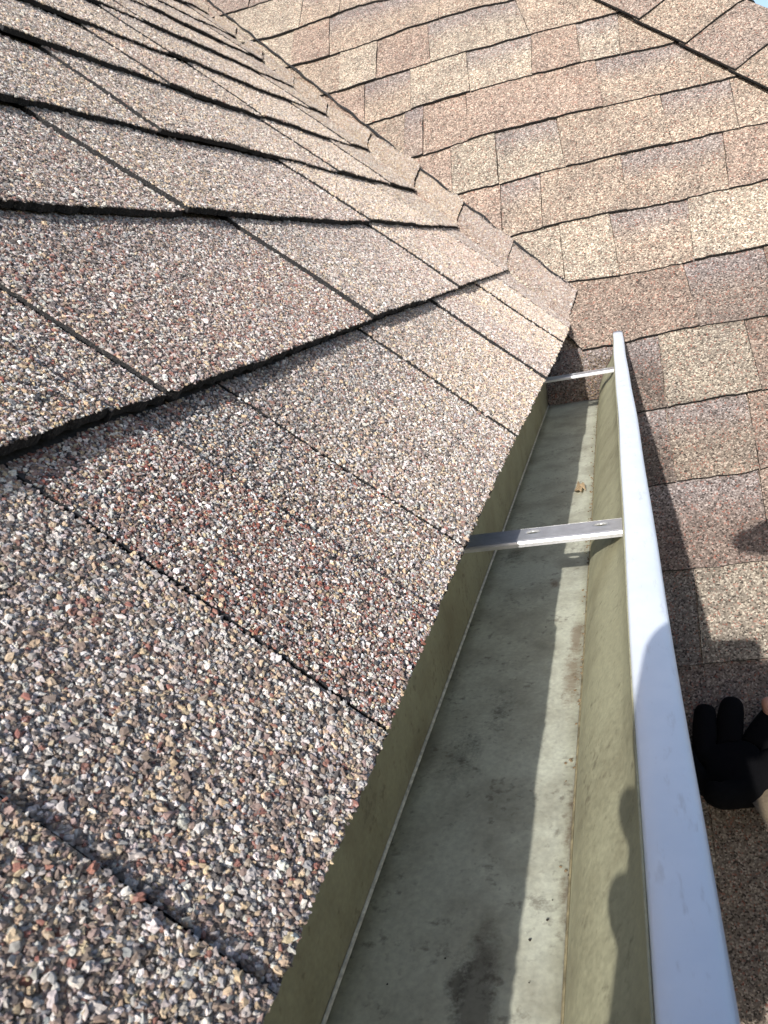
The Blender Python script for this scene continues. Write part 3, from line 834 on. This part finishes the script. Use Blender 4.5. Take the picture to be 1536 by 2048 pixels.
def pebbles(name, centers, sizes, mat, seed, flat=.6):
    rg = np.random.default_rng(seed)
    ico_v = []; b = bmesh.new(); bmesh.ops.create_icosphere(b, subdivisions=1, radius=1)
    ico_v = np.array([v.co[:] for v in b.verts]); ico_f = [tuple(v.index for v in f.verts) for f in b.faces]; b.free()
    V = []; Fc = []
    for c_, s in zip(centers, sizes):
        q = ico_v * s * rg.uniform(.6, 1.3, (len(ico_v), 1)) * np.array([1, 1.2, flat])
        a = rg.uniform(0, 6.28); q = q @ np.array([[math.cos(a), math.sin(a), 0], [-math.sin(a), math.cos(a), 0], [0, 0, 1]])
        n0 = len(V) and sum(len(x) for x in V)
        V.append(q + c_); Fc += [tuple(i + n0 for i in f_) for f_ in ico_f]
    return mesh_obj(name, np.concatenate(V), Fc, mat)
fl = [gut_px(p) for p in [(1078, 1014), (1052, 1195), (1092, 1254), (1115, 985), (1100, 880), (1060, 960), (1135, 1008), (1158, 1020), (1170, 1016), (1112, 900), (1147, 860), (1150, 900), (1058, 1965), (1105, 1800), (1095, 1840), (775, 1968), (890, 1916), (1138, 1750), (1060, 1880)]]
fz = [random.uniform(.0003, .0006) for _ in fl]
tag(pebbles('dirt_flecks', fl, fz, M_DIRT, 3, .35), 'scattered black dirt flecks on the gutter floor', kind='stuff')
# grit along the front fold and washed up at the far end
gc = []; gs = []
for _ in range(260):
    t = random.random() ** .8
    y = -.48 + t * 1.1
    if math.sin(y * 17) + math.sin(y * 7 + 1) < -.1 and random.random() < .8: continue
    gc.append(gpos(XF - .001 - abs(random.gauss(0, .0022)), FZ + .0010, y)); gs.append(random.uniform(.0004, .001))
tag(pebbles('washed_grit', gc, gs, M_SILT, 4, .6), 'tan grit caught along the front fold of the gutter floor', kind='stuff')
gc = []; gs = []
for _ in range(1400):
    px_ = random.uniform(1160, 1240); py_ = random.uniform(705, 800)
    x, s = pxB((px_, py_)); 
    if random.random() < .35 + .65 * (abs(math.sin(px_ * .11) * math.cos(py_ * .13))):
        gc.append(posB(np.array(x), np.array(s), np.array(.0065 + random.uniform(0, .002)))); gs.append(random.uniform(.0005, .0012))
tag(pebbles('silt_patch', gc, gs, M_SILT, 5, .7), 'brown silt lodged on the shingles beyond the gutter end', kind='stuff')

# ================================================================== the photographer, standing on the lower roof right of the picture
def cpx(px, t): return CAM + ray(px) * t
def ccam(u, v, w): return CAM + ROT[0] * u - ROT[1] * v + ROT[2] * w      # right, up, forward of the phone

def skin_mesh(name, nodes, edges, root, sub, mats, parent, pick=None):
    me = bpy.data.meshes.new(name + '_cage')
    me.from_pydata([tuple(p) for p, r_ in nodes], edges, [])
    o = bpy.data.objects.new(name, me); col.objects.link(o)
    sk = o.modifiers.new('skin', 'SKIN'); sk.use_smooth_shade = True
    for i, (p, r_) in enumerate(nodes):
        d_ = me.skin_vertices[0].data[i]
        d_.radius = (r_, r_) if not isinstance(r_, tuple) else r_
        d_.use_root = (i == root)
    sb = o.modifiers.new('sub', 'SUBSURF'); sb.levels = sub; sb.render_levels = sub
    dg = bpy.context.evaluated_depsgraph_get(); ev = o.evaluated_get(dg)
    m2 = bpy.data.meshes.new_from_object(ev)
    o.modifiers.clear(); o.data = m2; bpy.data.meshes.remove(me)
    for m in mats: m2.materials.append(m)
    if pick:
        m2.polygons.foreach_set('material_index', [pick(np.array(p.center)) for p in m2.polygons])
    m2.polygons.foreach_set('use_smooth', [True] * len(m2.polygons))
    if parent is not None:
        m2.transform(Matrix.Translation(-Vector(parent.location))); o.parent = parent
    return o

M_GLOVE = plain('black_glove_knit', (.0035, .0035, .0045), .95, 0, .3, 700, .6, .0006)
M_GLOVE.node_tree.nodes['Principled BSDF'].inputs['Specular IOR Level'].default_value = 0.1
M_TAN = plain('tan_glove_cuff', (.13, .10, .065), .8, 0, .25, 300, .4, .0005)
M_SKIN = plain('skin', (.56, .30, .23), .5, 0, .1, 120, .2, .0004)
M_JACKET = plain('navy_jacket', (.03, .035, .05), .85, 0, .2, 60, .4, .002)
M_PANTS = plain('dark_trousers', (.04, .04, .042), .9, 0, .2, 60, .4, .002)
M_CAP = plain('dark_cap', (.02, .02, .022), .85, 0, .2, 90, .3, .001)
M_EYE = plain('eye', (.75, .73, .70), .2, 0, .03, 50)
M_BOOT = plain('brown_boot', (.09, .05, .03), .7, 0, .2, 60, .3, .002)

person = tag(empty('person', (.32, -.45, -1.19)), 'person in dark jacket bracing a black gloved hand on the lower roof', 'person')
head = np.array([.262, -.640, .325])
palm = cpx((1455, 1557), .905); wrist = cpx((1600, 1542), .885)
r_hand = ccam(.056, -.075, -.012); r_wrist = ccam(.100, -.135, -.06)
hips = np.array([.32, -.62, -.38])
nd = [(hips, .15), ((.31, -.66, -.18), .145), ((.30, -.68, -.02), .15), ((.285, -.67, .12), .072), ((.275, -.66, .195), .058),     # 0-4 spine, neck
      (head + [0, 0, -.03], .080), (head + [0, 0, .05], .092), (head + [.01, -.01, .115], .062),                                 # 5-7 head
      ((.27, -.40, -.04), .064), (np.array((.30, -.10, -.28)), .048), (wrist + (wrist - palm) * .35, .036), (wrist, .031),         # 8-11 left arm
      ((.30, -.90, .02), .064), (np.array((.27, -.86, -.16)), .048), (r_wrist + [.02, -.02, -.02], .036), (r_wrist, .031),         # 12-15 right arm
      ((.26, -.57, -.46), .105), ((.265, -.50, -.82), .070), ((.27, -.47, -1.16), .046), ((.26, -.40, -1.095), .040),             # 16-19 left leg
      ((.40, -.60, -.46), .105), ((.41, -.54, -.84), .070), ((.41, -.52, -1.21), .046), ((.40, -.45, -1.145), .040)]             # 20-23 right leg
ed_ = [(0, 1), (1, 2), (2, 3), (3, 4), (4, 5), (5, 6), (6, 7), (2, 8), (8, 9), (9, 10), (10, 11), (2, 12), (12, 13), (13, 14), (14, 15),
       (0, 16), (16, 17), (17, 18), (18, 19), (0, 20), (20, 21), (21, 22), (22, 23)]
def pickm(c):
    if c[2] > .165: return 0
    if c[2] < -1.06: return 3
    if c[2] < -.40 and c[1] < -.3: return 2
    return 1
skin_mesh('body', nd, ed_, 0, 2, [M_SKIN, M_JACKET, M_PANTS, M_BOOT], person, pickm)
# face looks back along the phone's screen side, towards the phone
look = (CAM - head); look /= np.linalg.norm(look)
look = np.array([-.62, .22, -.25]); look /= np.linalg.norm(look)
sd = np.cross(look, [0, 0, 1]); sd /= np.linalg.norm(sd); upv = np.cross(sd, look)
def ball(name, c_, r3, mat, parent, axes=None, seg=16):
    b = bmesh.new(); bmesh.ops.create_uvsphere(b, u_segments=seg, v_segments=seg // 2, radius=1)
    A_ = np.array(axes if axes is not None else np.eye(3))
    for v_ in b.verts:
        q = np.array(v_.co) * np.array(r3); v_.co = Vector(tuple(c_ + q @ A_ - np.array(parent.location)))
    return bm_obj(name, b, mat, parent, True)
AX = [look, sd, upv]
ball('nose', head + look * .094 + upv * -.005, (.018, .012, .022), M_SKIN, person, AX)
ball('mouth', head + look * .083 + upv * -.045, (.010, .024, .006), plain('lips', (.36, .14, .12), .5), person, AX)
for sg in (-1, 1):
    ball('eye', head + look * .080 + sd * sg * .031 + upv * .025, (.012, .014, .009), M_EYE, person, AX)
    ball('ear', head + sd * sg * .086 + upv * .005 + look * -.01, (.018, .008, .030), M_SKIN, person, AX)
cap = ball('cap', head + upv * .055 + look * -.006, (.108, .098, .088), M_CAP, person, AX, 24)
bb = bmesh.new()
rows = []
for i, a in enumerate(np.linspace(-1.05, 1.05, 13)):
    row = []
    for k_, rr in enumerate((.85, 1.0, 1.0)):
        ext = (.0, .045, .075)[k_] * math.cos(a * .9)
        p = head + upv * (.048 - .012 * abs(a) * k_ / 2) + look * (.098 * math.cos(a) * (.9 if k_ == 0 else 1) + ext) + sd * (.090 * math.sin(a) * (1 - .08 * k_))
        row.append(bb.verts.new(Vector(tuple(p - np.array(person.location)))))
    rows.append(row)
for r0, r1 in zip(rows, rows[1:]):
    for i in range(2): bb.faces.new((r0[i], r0[i + 1], r1[i + 1], r1[i]))
brim = bm_obj('cap_brim', bb, M_CAP, person, True); sm_ = brim.modifiers.new('felt', 'SOLIDIFY'); sm_.thickness = .003

# left hand in a black glove, fingers spread upwards, seen beyond the gutter lip
k1, k2, k3, k4 = cpx((1410, 1512), .925), cpx((1455, 1497), .93), cpx((1500, 1502), .925), cpx((1402, 1567), .905)
gn = [(palm, (.042, .026)), (wrist, (.034, .030)), (wrist + (wrist - palm) * .45, (.036, .032)),
      (k1, .0175), (cpx((1409, 1452), .945), .0160), (cpx((1411, 1410), .962), .0142),
      (k2, .0195), (cpx((1461, 1432), .948), .0180), (cpx((1466, 1392), .962), .0160),
      (k3, .0190), (cpx((1530, 1452), .930), .0170), (cpx((1560, 1414), .938), .0150),
      (k4, .0170), (cpx((1372, 1527), .915), .0150), (cpx((1364, 1487), .925), .0130),
      (cpx((1478, 1587), .87), .0200), (cpx((1440, 1594), .845), .0165), (cpx((1412, 1577), .84), .0145)]
ge = [(0, 1), (1, 2), (0, 3), (3, 4), (4, 5), (0, 6), (6, 7), (7, 8), (0, 9), (9, 10), (10, 11), (0, 12), (12, 13), (13, 14), (0, 15), (15, 16), (16, 17)]
gl_o = skin_mesh('glove', gn, ge, 0, 2, [M_GLOVE], person)
gl_o['label'] = 'black knit glove with spread fingers'
# bare fingertip showing through the cut-off glove finger, and the tan cuff
tipn = [(cpx((1548, 1440), .925), .0115), (cpx((1540, 1410), .93), .0115), (cpx((1535, 1392), .935), .0100)]
ft = skin_mesh('fingertip', tipn, [(0, 1), (1, 2)], 0, 2, [M_SKIN], person)
cuffn = [(cpx((1530, 1610), .88), (.022, .018)), (cpx((1565, 1587), .875), (.036, .03)), (cpx((1650, 1562), .87), (.040, .036))]
cf = skin_mesh('glove_cuff', cuffn, [(0, 1), (1, 2)], 1, 2, [M_TAN], person)

# right hand round the phone
rn = [(r_hand, (.040, .018)), (r_wrist, (.031, .026)), (r_wrist + (r_wrist - r_hand) * .4, (.034, .030))]
re_ = [(0, 1), (1, 2)]
for q, (v0, ln) in enumerate(((-.040, .0), (-.062, .004), (-.084, .003), (-.105, -.006))):
    b0 = len(rn)
    rn += [(ccam(.042, v0, .002), .0115), (ccam(.016, v0 + .004, .006), .0105), (ccam(-.010, v0 + .006, .006), .0098), (ccam(-.035 - ln, v0 + .008, -.004), .0085)]
    re_ += [(0, b0), (b0, b0 + 1), (b0 + 1, b0 + 2), (b0 + 2, b0 + 3)]
b0 = len(rn)
rn += [(ccam(.056, -.050, -.022), .0135), (ccam(.050, -.028, -.026), .0115), (ccam(.036, -.018, -.024), .0095)]
re_ += [(0, b0), (b0, b0 + 1), (b0 + 1, b0 + 2)]
skin_mesh('hand', rn, re_, 0, 2, [M_SKIN], person)

# the phone that takes the picture (its lens is at the camera)
ph = tag(empty('smartphone', tuple(ccam(.006, -.061, -.0075))), 'black smartphone held above the gutter, taking the picture', 'phone')
def rounded(u0, u1, v0, v1, rad, n=8):
    pts = []
    for cx_, cy_, a0 in ((u1 - rad, v1 - rad, 0), (u0 + rad, v1 - rad, 90), (u0 + rad, v0 + rad, 180), (u1 - rad, v0 + rad, 270)):
        for i in range(n + 1):
            a = math.radians(a0 + 90 * i / n); pts.append((cx_ + rad * math.cos(a), cy_ + rad * math.sin(a)))
    return pts
def plate(name, outline, w0, w1, mat, parent):
    n = len(outline)
    v = [ccam(a, b, w0) for a, b in outline] + [ccam(a, b, w1) for a, b in outline]
    fc = [tuple(range(n)), tuple(range(2 * n - 1, n - 1, -1))] + [(i, i + n, (i + 1) % n + n, (i + 1) % n) for i in range(n)]
    return mesh_obj(name, v, fc, mat, parent)
M_PHONE = plain('phone_case', (.02, .02, .022), .4, 0, .1, 40)
M_GLASS = plain('phone_screen', (.01, .01, .012), .08, 0, .02, 10)
body = plate('case', rounded(-.033, .040, -.136, .012, .014), -.0115, -.0035, M_PHONE, ph)
plate('screen', rounded(-.0315, .0385, -.1345, .0105, .013), -.0122, -.0116, M_GLASS, ph)
bump_ = plate('camera_bump', rounded(-.026, .012, -.026, .009, .008), -.0034, -.0018, M_PHONE, ph)
plate('lens', rounded(-.020, -.010, -.020, -.010, .005), -.0017, -.0008, M_GLASS, bump_)

# ================================================================== ground far below
gv = [(-300, -300, -5.2), (300, -300, -5.2), (300, 300, -5.2), (-300, 300, -5.2)]
tag(mesh_obj('ground', gv, [(0, 1, 2, 3)], M_GROUND), kind='structure')
